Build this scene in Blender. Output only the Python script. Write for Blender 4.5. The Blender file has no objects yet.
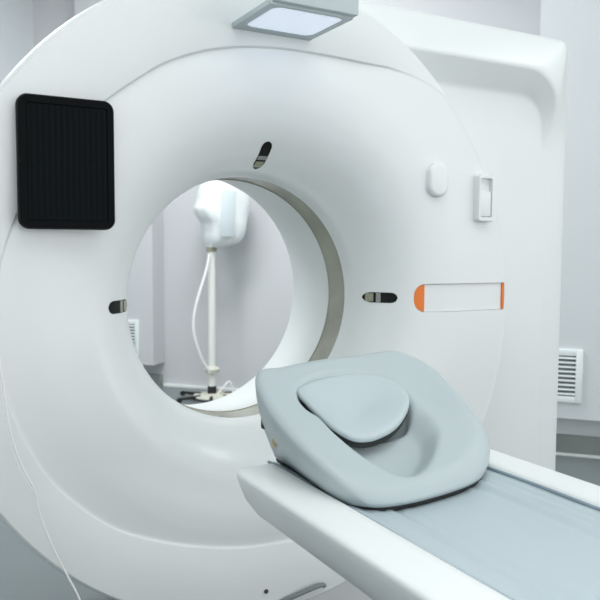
import bpy, bmesh, math, random
from mathutils import Vector, Matrix, noise
random.seed(3)
C = bpy.context.scene.collection
PI = math.pi
ZC = 1.0                      # height of the bore centre above the floor

# ------------------------------------------------------------------ helpers
def mat(name, col, rough=.5, metal=0, bump=0, bscale=60, var=0, vscale=3, spec=.5, coat=0, emit=None, es=0, stretch=None):
    m = bpy.data.materials.new(name); m.use_nodes = True
    nt = m.node_tree; b = nt.nodes['Principled BSDF']
    b.inputs['Base Color'].default_value = (*col, 1)
    b.inputs['Roughness'].default_value = rough
    b.inputs['Metallic'].default_value = metal
    b.inputs['Specular IOR Level'].default_value = spec
    b.inputs['Coat Weight'].default_value = coat
    b.inputs['Coat Roughness'].default_value = .12
    tc = nt.nodes.new('ShaderNodeTexCoord')
    mp = nt.nodes.new('ShaderNodeMapping'); nt.links.new(tc.outputs['Object'], mp.inputs[0])
    if stretch: mp.inputs['Scale'].default_value = stretch
    if var:
        n = nt.nodes.new('ShaderNodeTexNoise'); n.inputs['Scale'].default_value = vscale; n.inputs['Detail'].default_value = 4
        nt.links.new(mp.outputs[0], n.inputs['Vector'])
        r = nt.nodes.new('ShaderNodeValToRGB')
        r.color_ramp.elements[0].position = .3; r.color_ramp.elements[1].position = .7
        r.color_ramp.elements[0].color = (*[max(0, c*(1-var)) for c in col], 1)
        r.color_ramp.elements[1].color = (*[min(1, c*(1+var)) for c in col], 1)
        nt.links.new(n.outputs['Fac'], r.inputs[0]); nt.links.new(r.outputs[0], b.inputs['Base Color'])
    if bump:
        n = nt.nodes.new('ShaderNodeTexNoise'); n.inputs['Scale'].default_value = bscale; n.inputs['Detail'].default_value = 3
        nt.links.new(mp.outputs[0], n.inputs['Vector'])
        bp = nt.nodes.new('ShaderNodeBump'); bp.inputs['Strength'].default_value = bump; bp.inputs['Distance'].default_value = .002
        nt.links.new(n.outputs['Fac'], bp.inputs['Height']); nt.links.new(bp.outputs[0], b.inputs['Normal'])
    if emit:
        b.inputs['Emission Color'].default_value = (*emit, 1); b.inputs['Emission Strength'].default_value = es
    return m

def obj(name, bm, m, parent=None, smooth=True, angle=40, off=True):
    """link a bmesh given in bore coordinates (z=0 at the bore centre) as one object"""
    if off: bmesh.ops.translate(bm, verts=bm.verts, vec=(0, 0, ZC))
    bmesh.ops.recalc_face_normals(bm, faces=bm.faces)
    me = bpy.data.meshes.new(name)
    if parent is not None:
        pl = parent; M = Matrix()
        while pl is not None: M = pl.matrix_basis @ M; pl = pl.parent
        bmesh.ops.transform(bm, matrix=M.inverted(), verts=bm.verts)
    for f in bm.faces: f.smooth = smooth
    bm.to_mesh(me); bm.free()
    if smooth and angle: me.set_sharp_from_angle(angle=math.radians(angle))
    for x in (m if isinstance(m, (list, tuple)) else [m]): me.materials.append(x)
    o = bpy.data.objects.new(name, me); C.objects.link(o)
    if parent is not None: o.parent = parent
    return o

def tag(o, label, cat, group=None, kind=None):
    if label: o['label'] = label
    if cat: o['category'] = cat
    if group: o['group'] = group
    if kind: o['kind'] = kind
    return o
def thing(name, label, cat, loc, group=None):
    o = bpy.data.objects.new(name, None); C.objects.link(o); o.location = loc
    o.empty_display_size = .05
    return tag(o, label, cat, group)
def struct(o): o['kind'] = 'structure'; return o

def box(bm, a, b, bev=0, seg=2, M=None):
    r = bmesh.ops.create_cube(bm, size=1)
    vs = r['verts']
    for v in vs:
        v.co = Vector([(a[i]+b[i])/2 + v.co[i]*(b[i]-a[i]) for i in range(3)])
    if bev:
        es = list({e for v in vs for e in v.link_edges})
        rr = bmesh.ops.bevel(bm, geom=es, offset=bev, segments=seg, profile=.5, affect='EDGES')
        vs = list({v for f in rr['faces'] for v in f.verts} | {v for v in vs if v.is_valid})
    if M: bmesh.ops.transform(bm, matrix=M, verts=vs)
    return bm
def loft(bm, loops, closed=True, cap0=False, cap1=False):
    R = [[bm.verts.new(p) for p in L] for L in loops]
    n = len(R[0])
    for a, b in zip(R, R[1:]):
        for i in range(n if closed else n-1):
            j = (i+1) % n
            bm.faces.new((a[i], a[j], b[j], b[i]))
    if cap0: bm.faces.new(R[0][::-1])
    if cap1: bm.faces.new(R[-1])
    return R
def tube(bm, pts, r, n=10, cap=True):
    pts = [Vector(p) for p in pts]; L = []
    rr = r if isinstance(r, (list, tuple)) else [r]*len(pts)
    up = None
    for i, p in enumerate(pts):
        t = (pts[min(i+1, len(pts)-1)]-pts[max(i-1, 0)]).normalized()
        if up is None:
            up = t.orthogonal().normalized()
        up = (up - t*up.dot(t)).normalized(); s = t.cross(up)
        L.append([p+(up*math.cos(2*PI*k/n)+s*math.sin(2*PI*k/n))*rr[i] for k in range(n)])
    loft(bm, L, cap0=cap, cap1=cap)
    return bm
def smooth_pts(P, closed=False, k=6):
    n = len(P); out = []
    for i in range(n if closed else n-1):
        g = lambda j: Vector(P[j % n]) if closed else Vector(P[max(0, min(n-1, j))])
        p0, p1, p2, p3 = g(i-1), g(i), g(i+1), g(i+2)
        for s in range(k):
            t = s/k
            out.append(.5*((2*p1)+(p2-p0)*t+(2*p0-5*p1+4*p2-p3)*t*t+(3*p1-p0-3*p2+p3)*t**3))
    if not closed: out.append(Vector(P[-1]))
    return out
def lathe_z(bm, prof, c, n=32):
    loft(bm, [[(c[0]+r*math.cos(2*PI*k/n), c[1]+r*math.sin(2*PI*k/n), z) for k in range(n)] for r, z in prof], cap0=True, cap1=True)
    return bm
def ang_table(tab):
    tab = sorted(tab)
    def f(deg):
        deg = (deg+180) % 360-180
        n = len(tab)
        for i in range(n):
            a = tab[i]; b = tab[(i+1) % n]
            lo = a[0]; hi = b[0]+(360 if i == n-1 else 0)
            d = deg+(360 if (i == n-1 and deg < lo) else 0)
            if lo <= d <= hi:
                t = (d-lo)/(hi-lo); P0 = tab[i-1]; P3 = tab[(i+2) % n]
                g0 = (a[0]-P0[0]) % 360; g3 = (P3[0]-b[0]) % 360; g = hi-lo
                m0 = (b[1]-P0[1])/(g+g0)*g; m1 = (P3[1]-a[1])/(g+g3)*g
                return (2*t**3-3*t*t+1)*a[1]+(t**3-2*t*t+t)*m0+(-2*t**3+3*t*t)*b[1]+(t**3-t*t)*m1
        return tab[0][1]
    return f
def sstep(x): x = max(0, min(1, x)); return x*x*(3-2*x)

# ------------------------------------------------------------------ materials
M_shell = mat('white_scanner_plastic', (.772, .800, .797), .32, spec=.5, coat=.3, var=.01, vscale=2)
M_house = mat('white_housing_plastic', (.775, .805, .803), .34, spec=.5, coat=0, var=.01, vscale=2)
M_liner = mat('white_bore_liner', (.73, .755, .75), .35)
M_film = mat('olive_scan_window_film', (.30, .30, .235), .25, var=.25, vscale=5, coat=.5)
M_black = mat('black_bezel', (.002, .003, .004), .4, spec=.06)
M_orange = mat('orange_plastic', (.85, .20, .02), .4)
M_hood = mat('grey_hood_plastic', (.50, .565, .585), .4)
M_lamp = mat('bluish_lit_diffuser', (.8, .85, .95), .4, emit=(.80, .87, 1.0), es=.42)
M_dark = mat('dark_laser_glass', (.008, .009, .008), .35, spec=.2)
M_lens = mat('grey_lens_bar', (.26, .28, .26), .3)
M_khaki = mat('khaki_window_edge', (.30, .30, .22), .35)
M_mat = mat('blue_grey_vinyl_mat', (.50, .58, .615), .34, bump=.25, bscale=25, stretch=(6, 1, 1), spec=.5)
M_pipe = mat('darker_blue_grey_hem', (.27, .345, .40), .45)
M_cush = mat('blue_grey_moulded_foam', (.47, .54, .555), .42, spec=.45, bump=.05, bscale=200)
M_pad = mat('pale_blue_grey_pad', (.50, .575, .595), .36, spec=.5)
M_table = mat('white_table_shell', (.88, .90, .89), .35, var=.01)
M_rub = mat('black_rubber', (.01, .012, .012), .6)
M_wire = mat('white_wire', (.90, .90, .88), .4)
M_bag = mat('white_plastic_bag', (.82, .85, .85), .4, spec=.5, bump=.25, bscale=9)
M_bagwin = mat('pale_grey_bag_panel', (.62, .69, .71), .3)
M_pole = mat('cream_pole_paint', (.80, .81, .77), .4)
M_beige = mat('beige_plastic', (.62, .61, .53), .5)
M_bkgwall = mat('lilac_grey_wall_paint', (.60, .605, .625), .7, var=.015, vscale=1.2)
M_nearwall = mat('pale_grey_wall_paint', (.66, .69, .705), .7, var=.015, vscale=1.2)
M_skirt = mat('grey_green_skirting', (.25, .28, .265), .5, var=.12, vscale=3)
M_strip = mat('white_floor_strip', (.82, .85, .83), .5)
M_floor = mat('grey_green_vinyl_floor', (.165, .190, .196), .33, var=.05, vscale=2.5, spec=.5)
M_ceil = mat('white_ceiling', (.85, .87, .87), .8)
M_vent = mat('white_vent_enamel', (.82, .87, .87), .4)
M_ventback = mat('grey_vent_recess', (.16, .18, .19), .7)
M_tag = mat('yellowish_care_tag', (.62, .55, .36), .6)
M_screw = mat('dark_screw', (.05, .055, .055), .5)
M_lip = mat('grey_metal_latch', (.20, .23, .23), .4)

# screen glass: near-black with very faint wavy vertical lines
M_glass = mat('dark_screen_glass', (.012, .016, .02), .2, spec=.03)
nt = M_glass.node_tree; bs = nt.nodes['Principled BSDF']
tc = nt.nodes.new('ShaderNodeTexCoord'); wv = nt.nodes.new('ShaderNodeTexWave'); wv.bands_direction = 'X'
wv.inputs['Scale'].default_value = 24; wv.inputs['Distortion'].default_value = 1.2; wv.inputs['Detail Scale'].default_value = .35
nt.links.new(tc.outputs['Object'], wv.inputs['Vector'])
rp = nt.nodes.new('ShaderNodeValToRGB'); rp.color_ramp.elements[0].color = (.0030, .0048, .0060, 1); rp.color_ramp.elements[1].color = (.0050, .0075, .0090, 1)
nt.links.new(wv.outputs['Fac'], rp.inputs[0]); nt.links.new(rp.outputs[0], bs.inputs['Base Color'])

# ------------------------------------------------------------------ the room
WD = Vector((.669, -.743, 0)).normalized(); WN = Vector((-.743, -.669, 0)).normalized()   # along the walls / towards the camera
def W(s, c, z): return WD*s+WN*c+Vector((0, 0, z))
def wbox(bm, s0, s1, c0, c1, z0, z1, bev=0):
    M = Matrix(((WD.x, WN.x, 0, 0), (WD.y, WN.y, 0, 0), (0, 0, 1, 0), (0, 0, 0, 1)))
    return box(bm, (s0, c0, z0), (s1, c1, z1), bev, 2, M)
ZCEIL = 2.6
bm = bmesh.new(); box(bm, (-5, -5, -1.1), (7.5, 8, -1.0)); struct(obj('floor', bm, M_floor, smooth=False))
bm = bmesh.new(); box(bm, (-5, -5, ZCEIL), (7.5, 8, ZCEIL+.1)); struct(obj('ceiling', bm, M_ceil, smooth=False))
bm = bmesh.new(); wbox(bm, -3.9, .75, -3.65, -3.48, -1, ZCEIL); struct(obj('wall_back', bm, M_bkgwall, smooth=False))
bm = bmesh.new(); wbox(bm, -3.02, -2.325, -3.48, -3.30, -.80, ZCEIL); struct(obj('wall_pilaster', bm, M_bkgwall, smooth=False))
bm = bmesh.new(); wbox(bm, .60, 4.4, -2.64, -2.33, -.765, ZCEIL)
wbox(bm, .60, 4.4, -2.64, -2.47, -1, -.765); wbox(bm, .60, .75, -3.48, -2.64, -1, ZCEIL)
struct(obj('wall_right', bm, M_nearwall, smooth=False))
bm = bmesh.new()
M = Matrix.Translation(W(-3.9, -3.5, 0))@Matrix.Rotation(math.radians(100), 4, 'Z')
box(bm, (-.2, 0, -1), (5, .15, ZCEIL), 0, 2, Matrix.Translation(W(-3.72, -3.48, 0))@Matrix.Rotation(math.radians(-148), 4, 'Z'))
struct(obj('wall_left', bm, M_nearwall, smooth=False))
bm = bmesh.new(); box(bm, (-2.75, -5, -1), (-2.6, 4.2, ZCEIL)); struct(obj('wall_side_blocker', bm, M_nearwall, smooth=False))  # out of view, added to block light from the left and darken the table side
bm = bmesh.new(); wbox(bm, .61, 4.4, -2.47, -2.452, -1, -.885, .003); struct(obj('baseboard_right', bm, M_skirt))
bm = bmesh.new(); wbox(bm, -3.02, -2.34, -3.48, -3.462, -1, -.90, .003); struct(obj('baseboard_left', bm, M_skirt))
bm = bmesh.new(); wbox(bm, .61, 4.4, -2.452, -2.43, -1, -.985, .003); struct(obj('trim_1', bm, M_strip))
bm = bmesh.new(); wbox(bm, -2.325, .59, -3.48, -3.45, -1, -.975, .003); struct(obj('trim_2', bm, M_strip))

def vent(s0, s1, c, z0, z1, label):
    t = thing('wall_vent', label, 'vent', W((s0+s1)/2, c, z0+ZC), 'white wall vents')
    bm = bmesh.new(); f = .035
    wbox(bm, s0, s0+f, c, c+.016, z0, z1, .003); wbox(bm, s1-f, s1, c, c+.016, z0, z1, .003)
    wbox(bm, s0+f, s1-f, c, c+.016, z1-f, z1, .003); wbox(bm, s0+f, s1-f, c, c+.016, z0, z0+f, .003)
    obj('frame', bm, M_vent, t)
    bm = bmesh.new(); wbox(bm, s0+f, s1-f, c, c+.003, z0+f, z1-f); obj('backing', bm, M_ventback, t)
    bm = bmesh.new(); n = 9
    Mx = Matrix(((WD.x, WN.x, 0, 0), (WD.y, WN.y, 0, 0), (0, 0, 1, 0), (0, 0, 0, 1)))
    for i in range(n):
        z = z0+f+(i+.5)*(z1-z0-2*f)/n
        box(bm, (s0+f, -.007, -.0016), (s1-f, .007, .0016), 0, 1, Mx@Matrix.Translation((0, c+.011, z))@Matrix.Rotation(math.radians(-35), 4, 'X'))
    obj('slats', bm, M_vent, t)
vent(.625, .865, -2.33, -.675, -.385, 'white slatted wall vent low on the wall right of the scanner')
vent(-2.70, -2.45, -3.30, -.73, -.437, 'white wall vent glimpsed through the scanner bore at its left edge')

# ------------------------------------------------------------------ CT scanner
ct = thing('ct_scanner', 'large white CT scanner gantry with round bore and black touchscreen', 'medical scanner', (.2, .4, 0))
Of = ang_table([(-180, .864), (-146, .861), (-123, .862), (-90, .866), (-60, .868), (-28, .862), (-12, .852), (1, .851), (10, .848), (23, .844), (35, .842), (48, .848), (62, .863), (76, .870), (95, .870), (123, .869), (143, .865)])
Sf0 = ang_table([(-165, .721), (-154, .722), (-147, .722), (-138, .714), (-129, .704), (-120, .686), (-110, .672), (-100, .666), (-88, .667), (-78, .685), (-69, .72), (-60, .765), (-50, .82), (-38, .85), (-10, .85), (20, .85), (38, .85), (50, .82), (61, .765), (69, .722), (80, .690), (90, .679), (100, .677), (109, .679), (118, .680), (127, .676), (150, .690), (172, .712)])
Sf = lambda d: min(Sf0(d), Of(d)-.0185)
def G(d):
    d = abs((d+180) % 360-180); return .12+.88*sstep((d-52)/22)
PROF = [(.360, .2376), (.3608, .222), (.3630, .203), (.3680, .180), (.3755, .160), (.388, .1345), (.404, .110), (.422, .089), (.444, .067), (.47, .047), (.50, .030), (.54, .0150), (.58, .006), (.61, .002), (.635, 0)]
PROF = [(p.x, p.y) for p in smooth_pts([(r, y, 0) for r, y in PROF], k=3)]
PROF = [p for i, p in enumerate(PROF) if i == 0 or p[0] > PROF[i-1][0]+1e-5]
def prof_y(r):
    for (a, ya), (b, yb) in zip(PROF, PROF[1:]):
        if a <= r <= b: return ya+(yb-ya)*(r-a)/(b-a)
    return .2376 if r < .36 else 0
NA = 288
def polar(fr):
    return [fr(2*PI*k/NA) for k in range(NA)]
def pt(r, a, y): return (r*math.cos(a), y, r*math.sin(a))
REC = .009
SX0, SX1, SZ0, SZ1 = .486, .8262, -.0440, .0440
def surf(x): return prof_y(x)+REC*G(0)*sstep((x-.40)/.15)
def slot_loop(x0, x1, z0, z1, y, rl, rr_, n=8):
    L = []
    for cx, cz, a0, r in ((x1-rr_, z1-rr_, 0, rr_), (x0+rl, z1-rl, 90, rl), (x0+rl, z0+rl, 180, rl), (x1-rr_, z0+rr_, 270, rr_)):
        for k in range(n+1):
            a = math.radians(a0+90*k/n); L.append((cx+r*math.cos(a), y, cz+r*math.sin(a)))
    return L
def half_h(x):        # half height of the recess at distance x from the bore centre
    if x < SX0: return .012
    if x < SX0+.036: return .008+math.sqrt(max(0, .036**2-(.036-(x-SX0))**2))
    return .044
STEP = 2*PI/NA
def cover_pt(r, k, y):
    """vertex k of the ring of radius r; the grid bends round the long slot at three o'clock and sinks into it"""
    kk = (k+NA//2) % NA-NA//2; a = kk*STEP
    if abs(kk) < 12 and .44 < r < SX1+.03:
        h = half_h(r); s = 1 if kk >= 0 else -1; q = abs(kk)
        b = sstep((r-.44)/(SX0-.44)) if r < SX0 else (1 if r <= SX1+.0005 else 1-sstep((r-SX1)/.03))
        tgt = {0: 0, 1: h*.5, 2: max(h-.0016, .003), 3: h}
        if q <= 3: z = tgt[q]; aa = s*math.asin(z/r)
        else:
            a3 = math.asin(h/r); aa = s*(a3+(12*STEP-a3)*(q-3)/9)
        a = a+(aa-a)*b
        if q <= 2 and SX0+.001 < r < SX1-.001: y += .0135
    return (r*math.cos(a), y, r*math.sin(a))
loops = []
rs = sorted([p[0] for p in PROF]+[SX0, SX0+.0016, SX0+.004, SX0+.008, SX0+.013, SX0+.020, SX0+.028, SX0+.036])
rs = [r for i, r in enumerate(rs) if i == 0 or r-rs[i-1] > .0009 or abs(r-SX0) < .002]
for r in rs: loops.append([cover_pt(r, k, prof_y(r)+REC*G(360*k/NA)*sstep((r-.40)/.15)) for k in range(NA)])
r_end = Sf(0)-.0060
for r in (.68, .73, .78, SX1-.0016, SX1):
    fr = (r-.635)/(r_end-.635)
    loops.append([cover_pt(.635+(Sf(360*k/NA)-.0060-.635)*min(fr, 1), k, REC*G(360*k/NA)) for k in range(NA)])
for d, y in [(-.0045, REC), (0.0, REC-.001), (.004, .001), (.0055, 0)]:
    loops.append([cover_pt(Sf(360*k/NA)+d, k, y*G(360*k/NA)) for k in range(NA)])
EDGE = [(-.0125, .001), (-.011, .0022), (-.008, .0055), (-.004, .011), (-.0015, .018), (0, .027), (0, .10)]
for d, y in EDGE:
    loops.append([pt(Of(360*k/NA)+d, 2*PI*k/NA, y) for k in range(NA)])
bm = bmesh.new(); loft(bm, loops)
cover = obj('front_cover', bm, M_shell, ct, angle=35)
def plate(x0, x1, z0, z1, d0, d1, hf=None, n=24):
    """thin slab following the cover surface"""
    L0 = []; xs = [x0+(x1-x0)*i/n for i in range(n+1)]
    hh = [(hf(x) if hf else z1) for x in xs]
    out = [(x, -h) for x, h in zip(xs, hh)]
    bm = bmesh.new()
    T = loft(bm, [[(x, surf(x)+d0, h*c) for c in (-1, -.5, 0, .5, 1)] for x, h in zip(xs, hh)], closed=False)
    B = loft(bm, [[(x, surf(x)+d1, h*c) for c in (-1, -.5, 0, .5, 1)] for x, h in zip(xs, hh)], closed=False)
    for A, D in ((T[0], B[0]), (T[-1], B[-1])):
        for i in range(4): bm.faces.new((A[i], A[i+1], D[i+1], D[i]))
    for i in range(n):
        for k in (0, 4): bm.faces.new((T[i][k], T[i+1][k], B[i+1][k], B[i][k]))
    return bm
# insert panel: white plate between two orange ends
obj('slot_panel', plate(.5175, .8165, -.0422, .0422, .0060, .0120), M_shell, ct, angle=30)
o = obj('slot_end', plate(SX0+.0016, .5165, 0, 0, .0012, .0120, lambda x: half_h(x)-.0020), M_orange, ct, angle=30); o['label'] = 'orange rounded end of the slot'
o = obj('slot_end', plate(.8175, .8244, -.0420, .0420, .0012, .0120, None, 3), M_orange, ct, angle=30); o['label'] = 'orange thin strip ending the slot'
# scan window ring and bore liner
bm = bmesh.new(); loft(bm, [[pt(r, 2*PI*k/NA, y) for k in range(NA)] for r, y in ((.3600, .2376), (.3625, .2385), (.3625, .3365), (.3600, .3375))])
obj('scan_window', bm, M_film, ct)
bm = bmesh.new()
LP = [(.3600, .3375), (.363, .36), (.368, .42), (.376, .50), (.386, .58), (.398, .645), (.4035, .664), (.411, .676), (.425, .684), (.45, .69), (.80, .69), (.84, .67), (.845, .62), (.845, .02+.08)]
loft(bm, [[pt(r, 2*PI*k/NA, y) for k in range(NA)] for r, y in LP]); obj('rear_cover', bm, M_liner, ct)
# laser windows laid on the flared lip
def laser(a, r0, r1, hw):
    t = None
    def P(u, v, lift):      # u along radius, v sideways (metres)
        r = u; an = a+v/r; REC_ = REC*G(math.degrees(a))
        y = prof_y(r)+REC_*sstep((r-.40)/.15)
        dr = .002; y2 = prof_y(r+dr)+REC_*sstep((r+dr-.40)/.15)
        nrm = Vector(((y2-y)/dr, -1)).normalized()    # (radial, y)
        rr = r+nrm.x*lift; yy = y+nrm.y*lift
        return (rr*math.cos(an), yy, rr*math.sin(an))
    def patch(u0, u1, w, lift, n=10):
        bm = bmesh.new()
        us = []; 
        for i in range(25):
            s = i/24; u = u0+(u1-u0)*s
            e = min(u-u0, u1-u); hwid = w*math.sqrt(max(0.02, 1-((w-e)/w)**2)) if e < w else w
            us.append((u, hwid))
        top = [[P(u, h*(k/4-1), lift) for k in range(9)] for u, h in us]
        R = loft(bm, top, closed=False)
        b = [[P(u, h*(k/4-1), -.003) for k in range(9)] for u, h in us]
        R2 = loft(bm, b, closed=False)
        for A, B in ((R[0], R2[0]), (R[-1], R2[-1])):
            for i in range(8): bm.faces.new((A[i], A[i+1], B[i+1], B[i]))
        for i in range(24):
            for k in (0, 8): bm.faces.new((R[i][k], R[i+1][k], R2[i+1][k], R2[i][k]))
        return bm
    w = obj('laser_window', patch(r0, r1, hw, .0012), M_dark, ct, angle=50)
    L = r1-r0
    def strip(u0, u1, w_, lift):
        bm = bmesh.new()
        T = [[P(u0+(u1-u0)*i/6, w_*(k/3-1), lift) for k in range(7)] for i in range(7)]
        R = loft(bm, T, closed=False)
        B = loft(bm, [[P(u0+(u1-u0)*i/6, w_*(k/3-1), 0) for k in range(7)] for i in range(7)], closed=False)
        for A, D in ((R[0], B[0]), (R[-1], B[-1])):
            for i in range(6): bm.faces.new((A[i], A[i+1], D[i+1], D[i]))
        for i in range(6):
            for k in (0, 6): bm.faces.new((R[i][k], R[i+1][k], B[i+1][k], B[i][k]))
        return bm
    o = obj('lens_bar', strip(r0+.34*L, r0+.47*L, hw*.92, .0020), M_lens, w, angle=50)
    o = obj('window_base', strip(r0+.07*L, r0+.27*L, hw*.80, .0020), M_khaki, w, angle=50)
laser(PI/2, .378, .445, .0155)
laser(0, .376, .445, .0160)
laser(PI, .374, .447, .0165)
# touchscreen
sc = None
bm = bmesh.new()
SX = (-.667, -.4515, .1925, .492)
loft(bm, [slot_loop(SX[0]+.006, SX[1]-.006, SX[2]+.006, SX[3]-.006, .01, .02, .02), slot_loop(*SX, -.008, .024, .024), slot_loop(*SX, -.024, .024, .024),
          slot_loop(SX[0]+.003, SX[1]-.003, SX[2]+.003, SX[3]-.003, -.030, .022, .022), slot_loop(SX[0]+.019, SX[1]-.017, SX[2]+.019, SX[3]-.019, -.0305, .004, .004), slot_loop(SX[0]+.020, SX[1]-.018, SX[2]+.020, SX[3]-.020, -.0275, .003, .003)], cap0=True, cap1=True)
scr = obj('touchscreen', bm, M_black, ct, angle=35)
bm = bmesh.new(); box(bm, (SX[0]+.021, -.0285, SX[2]+.021), (SX[1]-.019, -.0270, SX[3]-.021)); obj('screen_glass', bm, M_glass, scr)
bm = bmesh.new(); tube(bm, [(-.659, -.0300, .343), (-.659, -.0325, .343)], .0055, 20); obj('button', bm, M_black, scr)
# lamp hood
HX0, HX1 = -.139, .091
bm = bmesh.new(); HZ = .712
def xy(L, z): return [(x, y, z) for x, _, y in L]
A = slot_loop(HX0, HX1, -.217, .010, 0, .005, .005); Bq = slot_loop(HX0+.019, HX1-.019, -.206, -.033, 0, .024, .024)
loft(bm, [xy(A, HZ+.014), xy(A, HZ+.002), xy(slot_loop(HX0+.002, HX1-.002, -.215, .008, 0, .005, .005), HZ), xy(Bq, HZ), xy(Bq, HZ+.010)], cap0=True, cap1=True)
hood = obj('light_hood', bm, M_hood, ct, angle=30)
bm = bmesh.new(); box(bm, (HX0+.006, -.232, HZ+.006), (HX1+.004, -.200, HZ+.13), .003); obj('front_panel', bm, M_hood, hood)
bm = bmesh.new(); Cq = slot_loop(HX0+.0195, HX1-.0195, -.2055, -.0335, 0, .0235, .0235); loft(bm, [xy(Cq, HZ+.0015), xy(Cq, HZ+.009)], cap0=True, cap1=True)
o = obj('diffuser', bm, M_lamp, hood); o['label'] = 'glowing bluish white panel'
ld = bpy.data.lights.new('hood_lamp', 'AREA'); ld.shape = 'RECTANGLE'; ld.size = .18; ld.size_y = .15; ld.energy = .08; ld.color = (.60, .74, 1)
lo = bpy.data.objects.new('hood_lamp', ld); C.objects.link(lo); lo.location = (-.024, -.12, ZC+HZ-.003)
# two holders on the right of the face
bm = bmesh.new()
K = (.499, .571, .309, .412)
loft(bm, [slot_loop(*K, .008, .034, .034), slot_loop(*K, -.010, .034, .034), slot_loop(K[0]+.004, K[1]-.004, K[2]+.004, K[3]-.004, -.016, .031, .031), slot_loop(K[0]+.010, K[1]-.010, K[2]+.010, K[3]-.010, -.0175, .026, .026)], cap0=True, cap1=True)
obj('round_button_cover', bm, M_shell, ct, angle=50)
bm = bmesh.new()
x0, x1, z0, z1 = .686, .750, .238, .385
loft(bm, [slot_loop(x0, x1, z0, z1, .008, .010, .010), slot_loop(x0, x1, z0, z1, -.018, .010, .010), slot_loop(x0+.003, x1-.003, z0+.003, z1-.003, -.022, .008, .008),
          slot_loop(x0+.008, x1-.008, z0+.014, z1-.012, -.022, .005, .005), slot_loop(x0+.0085, x1-.0085, z0+.0145, z1-.0125, -.009, .0045, .0045)], cap0=True, cap1=True)
hc = obj('handset_cradle', bm, M_shell, ct, angle=40)
bm = bmesh.new(); box(bm, (x0+.010, -.0195, z0+.016), (x1-.010, -.0085, z1-.052), .003); obj('handset', bm, M_shell, hc)
# side housing
def hloop(xr, zt, r, y, x0=-.15, n=14):
    L = [(.56, y, -1.0), (.56, y, .50), (.15, y, .60), (.03, y, zt)]
    for k in range(n+1):
        a = PI/2-PI/2*k/n; z = zt-r+r*math.sin(a); L.append((xr-r+r*math.cos(a), y+max(0, .110-y)*sstep((.735-z)/.24)*(1 if xr < 1.15 else 0), z))
    z0_ = zt-r
    for z in (min(.58, z0_-.02), .53, .49, .4, .2, -.1, -.4, -.7): L.append((xr, y+(max(0, .110-y)*sstep((.735-z)/.24) if xr < 1.15 else 0), z))
    L.append((xr, max(y, .110) if xr < 1.15 else y, -1.0)); return L
bm = bmesh.new()
H = [(1.195, .875, .04, .68), (1.210, .891, .04, .66), (1.210, .892, .035, .125), (1.2085, .8905, .034, .112), (1.203, .885, .032, .103), (1.190, .873, .035, .096),
     (1.124, .778, .125, .048), (1.113, .763, .135, .0430), (1.108, .756, .14, .0425), (1.102, .748, .142, .046),
     (1.092, .690, .11, .1020), (1.088, .679, .105, .1080), (1.080, .668, .10, .1100)]
loft(bm, [hloop(*h) for h in H], cap0=True, cap1=True)
obj('side_housing', bm, M_house, ct, angle=50)
bm = bmesh.new(); box(bm, (-.28, .12, -1.0), (.62, .64, -.60), .02); obj('gantry_base', bm, M_house, ct)
bm = bmesh.new(); tube(bm, [(-.0385, -.002, -.796), (-.0385, .004, -.796)], .0062, 16); obj('screw', bm, M_screw, ct)
bm = bmesh.new()
P = smooth_pts([(.005, -.002, -.835), (.05, -.010, -.824), (.10, -.014, -.813), (.132, -.012, -.811), (.147, -.004, -.820)], k=5)
tube(bm, P, .007, 8); obj('latch', bm, M_lip, ct)

# ------------------------------------------------------------------ patient table
tb = thing('patient_table', 'white patient table with blue-grey mat in front of the scanner bore', 'examination table', (-.022, -1.6, 0))
XC = -.021; HWD = .290
half = [(0, -.333), (.10, -.332), (.165, -.328), (.192, -.322), (.1985, -.312), (.201, -.304), (.206, -.3005), (.225, -.300), (.262, -.3002), (.280, -.3010), (.288, -.3035), (.2925, -.3085), (.2925, -.314), (.288, -.330), (.274, -.365), (.250, -.398), (.222, -.418), (.18, -.428), (.05, -.430)]
def sec(y, w=1, dz=0, sh=1):
    prof = [(XC+x*w, y, (z+.365)*sh-.365+dz) for x, z in half]
    return [(2*XC-p[0], p[1], p[2]) for p in prof[::-1]]+prof[1:] if False else [(2*XC-x, yy, z) for x, yy, z in prof[::-1][:-1]]+prof
Y0, Y1 = -.352, -2.55
secs = []
for k in range(9):
    a = PI/2*k/8; d = .085*(1-math.sin(a)); w = 1-(.085*(1-math.cos(PI/2-a)))/HWD
    secs.append(sec(Y0-.085*(1-math.cos(a)) if k else Y0, 1-.085*(1-math.sin(a))/HWD*.95, 0, .35+.65*math.sin(max(a, .2)) if k < 8 else 1))
for y in (-.6, -.9, -1.2, -1.6, -2.0, -2.4, Y1): secs.append(sec(y))
bm = bmesh.new(); loft(bm, secs, cap0=True, cap1=True); obj('table_top', bm, M_table, tb, angle=50)
bm = bmesh.new(); box(bm, (XC-.17, -2.4, -1.0), (XC+.17, -1.40, -.43), .03, 3); obj('pedestal', bm, M_table, tb)
bm = bmesh.new()   # mat with lengthwise folds
NX, NY = 60, 110; rows = []
MX0, MX1 = XC-.1955, XC+.1955
for j in range(NY+1):
    y = -.372+(-2.45+.372)*j/NY; row = []
    for i in range(NX+1):
        x = MX0+(MX1-MX0)*i/NX; u = (x-XC)/.1955
        z = -.3185+.0060*abs(u)**3
        e = sstep((abs(u)-.25)/.3)
        z += .0045*e*noise.noise(Vector((x*42, y*1.6, 1)))+.0018*noise.noise(Vector((x*60+y*9, y*5, 4)))*e
        z += .0045*math.exp(-((x-.095-.025*(y+.9))/.010)**2)+.0045*math.exp(-((x-.130-.012*(y+.9))/.007)**2)*sstep(-(y+.62)/.05)
        z += .0018*math.exp(-((x+.150)/.006)**2)
        row.append((x, y, z))
    rows.append(row)
R = loft(bm, rows, closed=False)
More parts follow.
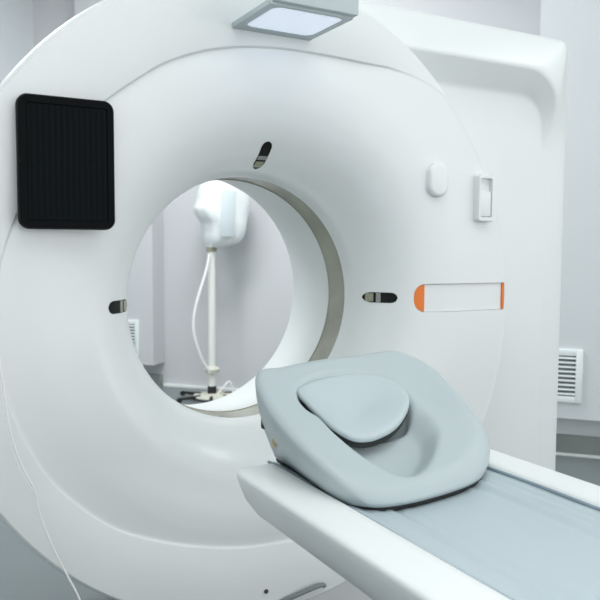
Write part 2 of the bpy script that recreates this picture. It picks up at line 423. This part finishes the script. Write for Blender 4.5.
B = loft(bm, [[(x, y, -.3265 if abs((x-XC)/.1955) < .85 else min(z-.002, -.3265+.012*(abs((x-XC)/.1955)-.85)/.15)) for x, y, z in r] for r in rows], closed=False)
for i in range(NX):
    for r1, r2 in ((R[0], B[0]), (R[-1], B[-1])): bm.faces.new((r1[i], r1[i+1], r2[i+1], r2[i]))
for j in range(NY):
    for k in (0, NX): bm.faces.new((R[j][k], R[j+1][k], B[j+1][k], B[j][k]))
mt = obj('mat', bm, M_mat, tb, angle=60)
for s_ in (-1, 1):
    bm = bmesh.new(); tube(bm, [(XC+s_*.1965, -.372-(2.06)*k/20, -.3090+.0008*math.sin(k*2.1)) for k in range(21)], .0034, 8)
    o = obj('piping', bm, M_pipe, mt); o['label'] = 'darker blue-grey hem of the mat'

# ------------------------------------------------------------------ headrest cushion
hr = thing('head_cushion', 'blue-grey moulded head cushion with scooped hollow on the patient table', 'headrest', (-.03, -.53, ZC-.318))
OUT = [(-.250, -.372), (-.228, -.342), (-.18, -.334), (-.11, -.330), (0, -.326), (.10, -.328), (.165, -.345), (.200, -.39), (.211, -.455), (.209, -.53), (.193, -.598), (.160, -.645), (.11, -.684), (.05, -.710), (-.02, -.724), (-.09, -.732), (-.15, -.728), (-.192, -.712), (-.224, -.676), (-.246, -.62), (-.262, -.55), (-.265, -.47), (-.258, -.41)]
BOT = [(-.190, -.350), (-.178, -.338), (-.15, -.335), (-.10, -.332), (0, -.328), (.10, -.330), (.160, -.35), (.188, -.395), (.196, -.46), (.195, -.535), (.180, -.592), (.148, -.632), (.10, -.667), (.04, -.690), (-.02, -.705), (-.09, -.714), (-.14, -.714), (-.175, -.704), (-.205, -.680), (-.214, -.63), (-.208, -.55), (-.197, -.46), (-.192, -.40)]
O2 = [Vector((p[0], p[1])) for p in smooth_pts([(x, y, 0) for x, y in OUT], True, 6)]
B2 = [Vector((p[0], p[1])) for p in smooth_pts([(x, y, 0) for x, y in BOT], True, 6)]
B2 = [b+(o-b)*.6*sstep((-b.y-.56)/.12)*sstep((b.x+.215)/.06) for b, o in zip(B2, O2)]
CC = Vector((-.04, -.52))
def ctop(x, y, t):
    z = -.098+.486*(y+.35)
    z -= .014*max(0, (-x-.05)/.2)**1.5*sstep((y+.62)/.25)
    # scoop
    dx, dy = x+.058, y+.560
    aa = -.27*dx-.963*dy; bb = -.963*dx+.27*dy
    rho = math.hypot(aa/.152, bb/(.134*(1-.38*max(0, aa/.152))))
    z -= .046*sstep((1-rho)/.42)
    # seat of the pad
    rho = (abs((x+.062)/.136)**2.4+abs((y+.472)/.082)**2.4)**(1/2.4)
    z -= (.026+.008*sstep((-x)/.05))*sstep((1-rho)/.14)
    z += .010*sstep((x-.02)/.12)*sstep((y+.60)/.2)
    # shallow hollow behind the right lobe
    rho = math.hypot((x-.115)/.085, (y+.475)/.11)
    z -= .012*sstep((1-rho)/.9)
    # rim rolls over
    lf = sstep((-x-.17)/.06)
    w = .17-.09*lf
    if t > 1-w:
        q = (t-(1-w))/w; th = max(.006, min(.030-.016*lf, (z+.304)*.85))
        z -= th*(1-math.sqrt(max(0, 1-q*q)))
    return z
bm = bmesh.new(); L = []
NT = 46
for j in range(1, NT+1):
    t = (j/NT); t = 1-(1-t)**1.5
    L.append([(CC.x+(p.x-CC.x)*t, CC.y+(p.y-CC.y)*t, ctop(CC.x+(p.x-CC.x)*t, CC.y+(p.y-CC.y)*t, t)) for p in O2])
top = L[-1]
for q in (.15, .35, .6, .85, 1):
    L.append([(T[0]+(b.x-T[0])*q**1.6, T[1]+(b.y-T[1])*q**1.6, T[2]+(-.3085-T[2])*q) for T, b in zip(top, B2)])
for sc_, zz in ((.97, -.3085), (.93, -.3088)):
    L.append([(CC.x+(b.x-CC.x)*sc_, CC.y+(b.y-CC.y)*sc_, zz) for b in B2])
R = loft(bm, L, cap1=True)
cv = bm.verts.new((CC.x, CC.y, ctop(CC.x, CC.y, 0)))
n = len(R[0])
for i in range(n): bm.faces.new((cv, R[0][i], R[0][(i+1) % n]))
body = obj('cushion_body', bm, M_cush, hr, angle=0)
bm = bmesh.new(); loft(bm, [[(CC.x+(b.x-CC.x)*k, CC.y+(b.y-CC.y)*k, z) for b in B2] for k, z in ((.985, -.3070), (.993, -.312), (.985, -.3178))], cap0=True, cap1=True)  # thin black layer added to draw the contact shadow under the cushion
o = obj('contact_shadow_layer', bm, M_rub, hr); o['label'] = 'thin black layer drawn as the contact shadow under the cushion'
# pad
PO = [(-.167, -.418), (-.106, -.399), (-.038, -.393), (.020, -.398), (.055, -.416), (.075, -.446), (.072, -.478), (.053, -.510), (.010, -.548), (-.035, -.576), (-.080, -.592), (-.115, -.597), (-.145, -.588), (-.165, -.556), (-.175, -.510), (-.180, -.465), (-.181, -.435)]
PP = [Vector((p[0], p[1])) for p in smooth_pts([(x, y, 0) for x, y in PO], True, 5)]
PC = Vector((-.055, -.485))
def pz(x, y): return -.1290+.415*(y+.40)
bm = bmesh.new(); L = []
for t in (.12, .25, .4, .55, .7, .8, .87, .92, .955, .98, .995, 1.0):
    d = .016*(1-sstep(t/.90))
    e = .007*(1-math.sqrt(max(0, 1-((t-.87)/.13)**2))) if t > .87 else 0
    L.append([(PC.x+(p.x-PC.x)*t, PC.y+(p.y-PC.y)*t, pz(PC.x+(p.x-PC.x)*t, PC.y+(p.y-PC.y)*t)-d-e) for p in PP])
for t, d in ((1.0, .012), (.98, .016), (.93, .019)):
    L.append([(PC.x+(p.x-PC.x)*t, PC.y+(p.y-PC.y)*t, pz(PC.x+(p.x-PC.x)*t, PC.y+(p.y-PC.y)*t)-d) for p in PP])
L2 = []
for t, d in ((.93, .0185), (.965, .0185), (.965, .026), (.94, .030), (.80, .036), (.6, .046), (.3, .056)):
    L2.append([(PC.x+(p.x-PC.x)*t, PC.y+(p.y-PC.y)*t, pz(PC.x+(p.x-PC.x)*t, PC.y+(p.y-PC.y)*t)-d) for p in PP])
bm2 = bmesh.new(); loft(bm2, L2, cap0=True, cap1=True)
loft(bm, L, cap0=True, cap1=True)
o = obj('pad', bm, M_pad, hr, angle=0); o['label'] = 'small rounded triangular pad in the hollow'
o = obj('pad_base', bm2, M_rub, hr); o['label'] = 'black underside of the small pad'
# dark catch and cream tag on the left end of the cushion
bm = bmesh.new(); box(bm, (-.232, -.378, -.236), (-.212, -.360, -.208), .003); obj('buckle', bm, M_rub, hr)
bm = bmesh.new(); box(bm, (-.2365, -.426, -.262), (-.214, -.420, -.243), .001); obj('care_tag', bm, M_tag, hr)

# ------------------------------------------------------------------ injector stand seen through the bore
PX, PY = 1.185, 3.40
st = thing('injector_stand', 'cream pole stand behind the scanner, seen through the bore', 'equipment stand', (PX, PY, 0))
bm = bmesh.new(); tube(bm, [(PX, PY, -.93), (PX, PY, .20)], .029, 24); obj('pole', bm, M_pole, st)
bm = bmesh.new(); lathe_z(bm, [(.030, -.80), (.055, -.795), (.060, -.77), (.048, -.755), (.030, -.75)], (PX, PY)); obj('collar', bm, M_beige, st)
bm = bmesh.new(); lathe_z(bm, [(.032, -.965), (.034, -.96), (.034, -.905), (.031, -.90)], (PX, PY)); obj('black_joint', bm, M_rub, st)
bm = bmesh.new(); lathe_z(bm, [(.033, .12), (.040, .125), (.040, .155), (.033, .16)], (PX, PY)); obj('neck_ring', bm, M_khaki, st)
bm = bmesh.new()
lathe_z(bm, [(.14, -.985), (.155, -.98), (.15, -.970), (.06, -.962), (.04, -.955)], (PX+.01, PY)); obj('base_plate', bm, M_beige, st)
for a in (185, 245, 305, 5, 65, 125):
    bm = bmesh.new(); c = Vector((math.cos(math.radians(a)), math.sin(math.radians(a)), 0)); p = Vector((PX, PY, -.975))
    tube(bm, [p+c*.10, p+c*.27], [.016, .010], 8); leg = obj('leg', bm, M_rub, st)
    bm = bmesh.new(); q = p+c*.27; s = Vector((-c.y, c.x, 0)); q.z = -.982
    tube(bm, [q-s*.012, q+s*.012], .018, 14); obj('caster', bm, M_rub, leg)
bm = bmesh.new()
tube(bm, smooth_pts([(PX-.03, PY-.03, .10), (PX-.06, PY-.04, -.02), (PX-.13, PY-.05, -.22), (PX-.165, PY-.05, -.38), (PX-.155, PY-.05, -.52), (PX-.10, PY-.045, -.68), (PX-.045, PY-.04, -.77), (PX-.03, PY-.035, -.80)], k=6), .010, 8); obj('cable', bm, M_wire, st)
bm = bmesh.new()
tube(bm, smooth_pts([(PX+.03, PY-.03, -.97), (PX+.08, PY-.05, -.90), (PX+.12, PY-.06, -.87), (PX+.145, PY-.06, -.93), (PX+.14, PY-.07, -.99)], k=5), .008, 8); obj('cable', bm, M_wire, st)
# loose bag over the head: stacked outline rings with crumpled surface
bag = thing('plastic_bag', 'loose white plastic bag pulled over the top of the pole stand', 'bag', (PX+.1, PY, ZC+.16))
ol = [(.640, .03, .10), (.650, -.01, .18), (.640, -.045, .23), (.61, -.07, .27), (.56, -.09, .285), (.50, -.105, .30), (.44, -.125, .295), (.38, -.105, .275), (.33, -.07, .265), (.27, -.055, .255), (.225, -.05, .235), (.19, -.04, .20), (.165, -.03, .13), (.155, -.03, .08)]
bm = bmesh.new(); L = []
NB = 56
dense = smooth_pts([(x0, x1, z) for z, x0, x1 in ol], False, 4)
for k, (a, b, z) in enumerate(dense):
    cx = PX+(a+b)/2; rx = (b-a)/2; ry = min(.16, rx*.85+.02)
    ring = []
    for i in range(NB):
        an = 2*PI*i/NB; c, s = math.cos(an), math.sin(an)
        rr = 1/((abs(c)**2.8+abs(s)**2.8)**(1/2.8))
        cr = 1+.045*noise.noise(Vector((c*4.2, s*4.2, z*2.2)))+.018*noise.noise(Vector((c*9, s*9, z*5+3)))
        ring.append((cx+rx*c*rr*cr, PY+ry*s*rr*cr, z+.008*noise.noise(Vector((c*3, s*3, z*5+9)))))
    L.append(ring)
loft(bm, L, cap0=True, cap1=True); obj('bag_film', bm, M_bag, bag, angle=0)
bm = bmesh.new()
box(bm, (-.058, -.006, -.17), (.058, .006, .17), .004, 2, Matrix.Translation((PX+.065, PY-.160, .40))@Matrix.Rotation(.04, 4, 'Y')); o = obj('clear_panel', bm, M_bagwin, bag); o['label'] = 'pale grey translucent strip'

# ------------------------------------------------------------------ loose wire hanging in front of the gantry
bm = bmesh.new()
WP = [(-.735, -.045, .10), (-.725, -.045, -.02), (-.712, -.045, -.14), (-.699, -.045, -.25), (-.679, -.045, -.33), (-.649, -.045, -.40), (-.640, -.045, -.45), (-.626, -.047, -.50), (-.604, -.05, -.56), (-.580, -.052, -.615), (-.553, -.055, -.68), (-.52, -.06, -.80), (-.49, -.07, -.95), (-.46, -.10, -.997)]
tube(bm, smooth_pts(WP, k=5), .0024, 6)
WP2 = [(-.716, -.045, -.14), (-.704, -.045, -.25), (-.686, -.046, -.33), (-.662, -.046, -.385), (-.648, -.045, -.405)]
tube(bm, smooth_pts(WP2, k=5), .0014, 6)
tag(obj('hanging_wire', bm, M_wire), 'thin white wire hanging down in front of the scanner at far left', 'wire')
# small hook that carries the wire on the cover
bm = bmesh.new(); tube(bm, [(-.735, .012, .100), (-.735, -.050, .100)], .004, 10); obj('wire_clip', bm, M_shell, ct)

# ------------------------------------------------------------------ ceiling lamps
def panel(x, y, sx, sy, power, col=(1, 1, 1), label=''):
    t = thing('ceiling_light', label, 'ceiling light', (x, y, ZC+ZCEIL), 'recessed ceiling panels')
    bm = bmesh.new(); z = ZCEIL-.02; f = .03
    box(bm, (x-sx/2-f, y-sy/2-f, z), (x+sx/2+f, y-sy/2, ZCEIL)); box(bm, (x-sx/2-f, y+sy/2, z), (x+sx/2+f, y+sy/2+f, ZCEIL))
    box(bm, (x-sx/2-f, y-sy/2, z), (x-sx/2, y+sy/2, ZCEIL)); box(bm, (x+sx/2, y-sy/2, z), (x+sx/2+f, y+sy/2, ZCEIL))
    obj('frame', bm, M_vent, t, smooth=False)
    ld = bpy.data.lights.new('lamp', 'AREA'); ld.shape = 'RECTANGLE'; ld.size = sx; ld.size_y = sy; ld.energy = power; ld.color = col
    lo = bpy.data.objects.new('lamp', ld); C.objects.link(lo); lo.location = (x, y, ZC+ZCEIL-.025)
for x, y, p, lab in ((-1.2, -1.9, 12, 'bright square ceiling panel above and left of the table'), (.9, -1.9, 12, 'bright square ceiling panel above the right of the table'), (-.3, -.95, 14, 'bright square ceiling panel above the patient table'), (.6, 2.0, 80, 'bright square ceiling panel behind the scanner'), (3.2, -1.2, 20, 'bright square ceiling panel near the right wall'), (-1.4, 2.0, 45, 'bright square ceiling panel near the left wall')):
    panel(x, y, 1.1, 1.1, p, (.97, 1, 1), lab)

# ------------------------------------------------------------------ world
w = bpy.data.worlds.new('World'); bpy.context.scene.world = w; w.use_nodes = True
bg = w.node_tree.nodes['Background']; bg.inputs[0].default_value = (.975, .99, 1, 1); bg.inputs[1].default_value = 1.62

# ------------------------------------------------------------------ camera
cam = bpy.data.cameras.new('camera'); co = bpy.data.objects.new('camera', cam); C.objects.link(co)
yaw, pit, rol, f = .50605, .0711421, .005164, 734.02
fw = Vector((math.sin(yaw)*math.cos(pit), math.cos(yaw)*math.cos(pit), -math.sin(pit)))
rt = Vector((math.cos(yaw), -math.sin(yaw), 0)); up = rt.cross(fw)
r2 = rt*math.cos(rol)+up*math.sin(rol); u2 = -rt*math.sin(rol)+up*math.cos(rol)
Rm = Matrix((r2, u2, -fw)).transposed().to_4x4()
co.matrix_world = Matrix.Translation((-.915033, -1.766174, ZC+.15337))@Rm
cam.sensor_width = 36; cam.lens = f/600*36; cam.clip_start = .05
cam.dof.use_dof = True; cam.dof.focus_distance = 1.75; cam.dof.aperture_fstop = 6.3
S = bpy.context.scene; S.camera = co
S.view_settings.view_transform = 'Standard'; S.view_settings.look = 'None'; S.view_settings.gamma = 1; S.view_settings.use_curve_mapping = False
S.view_settings.exposure = 0.0
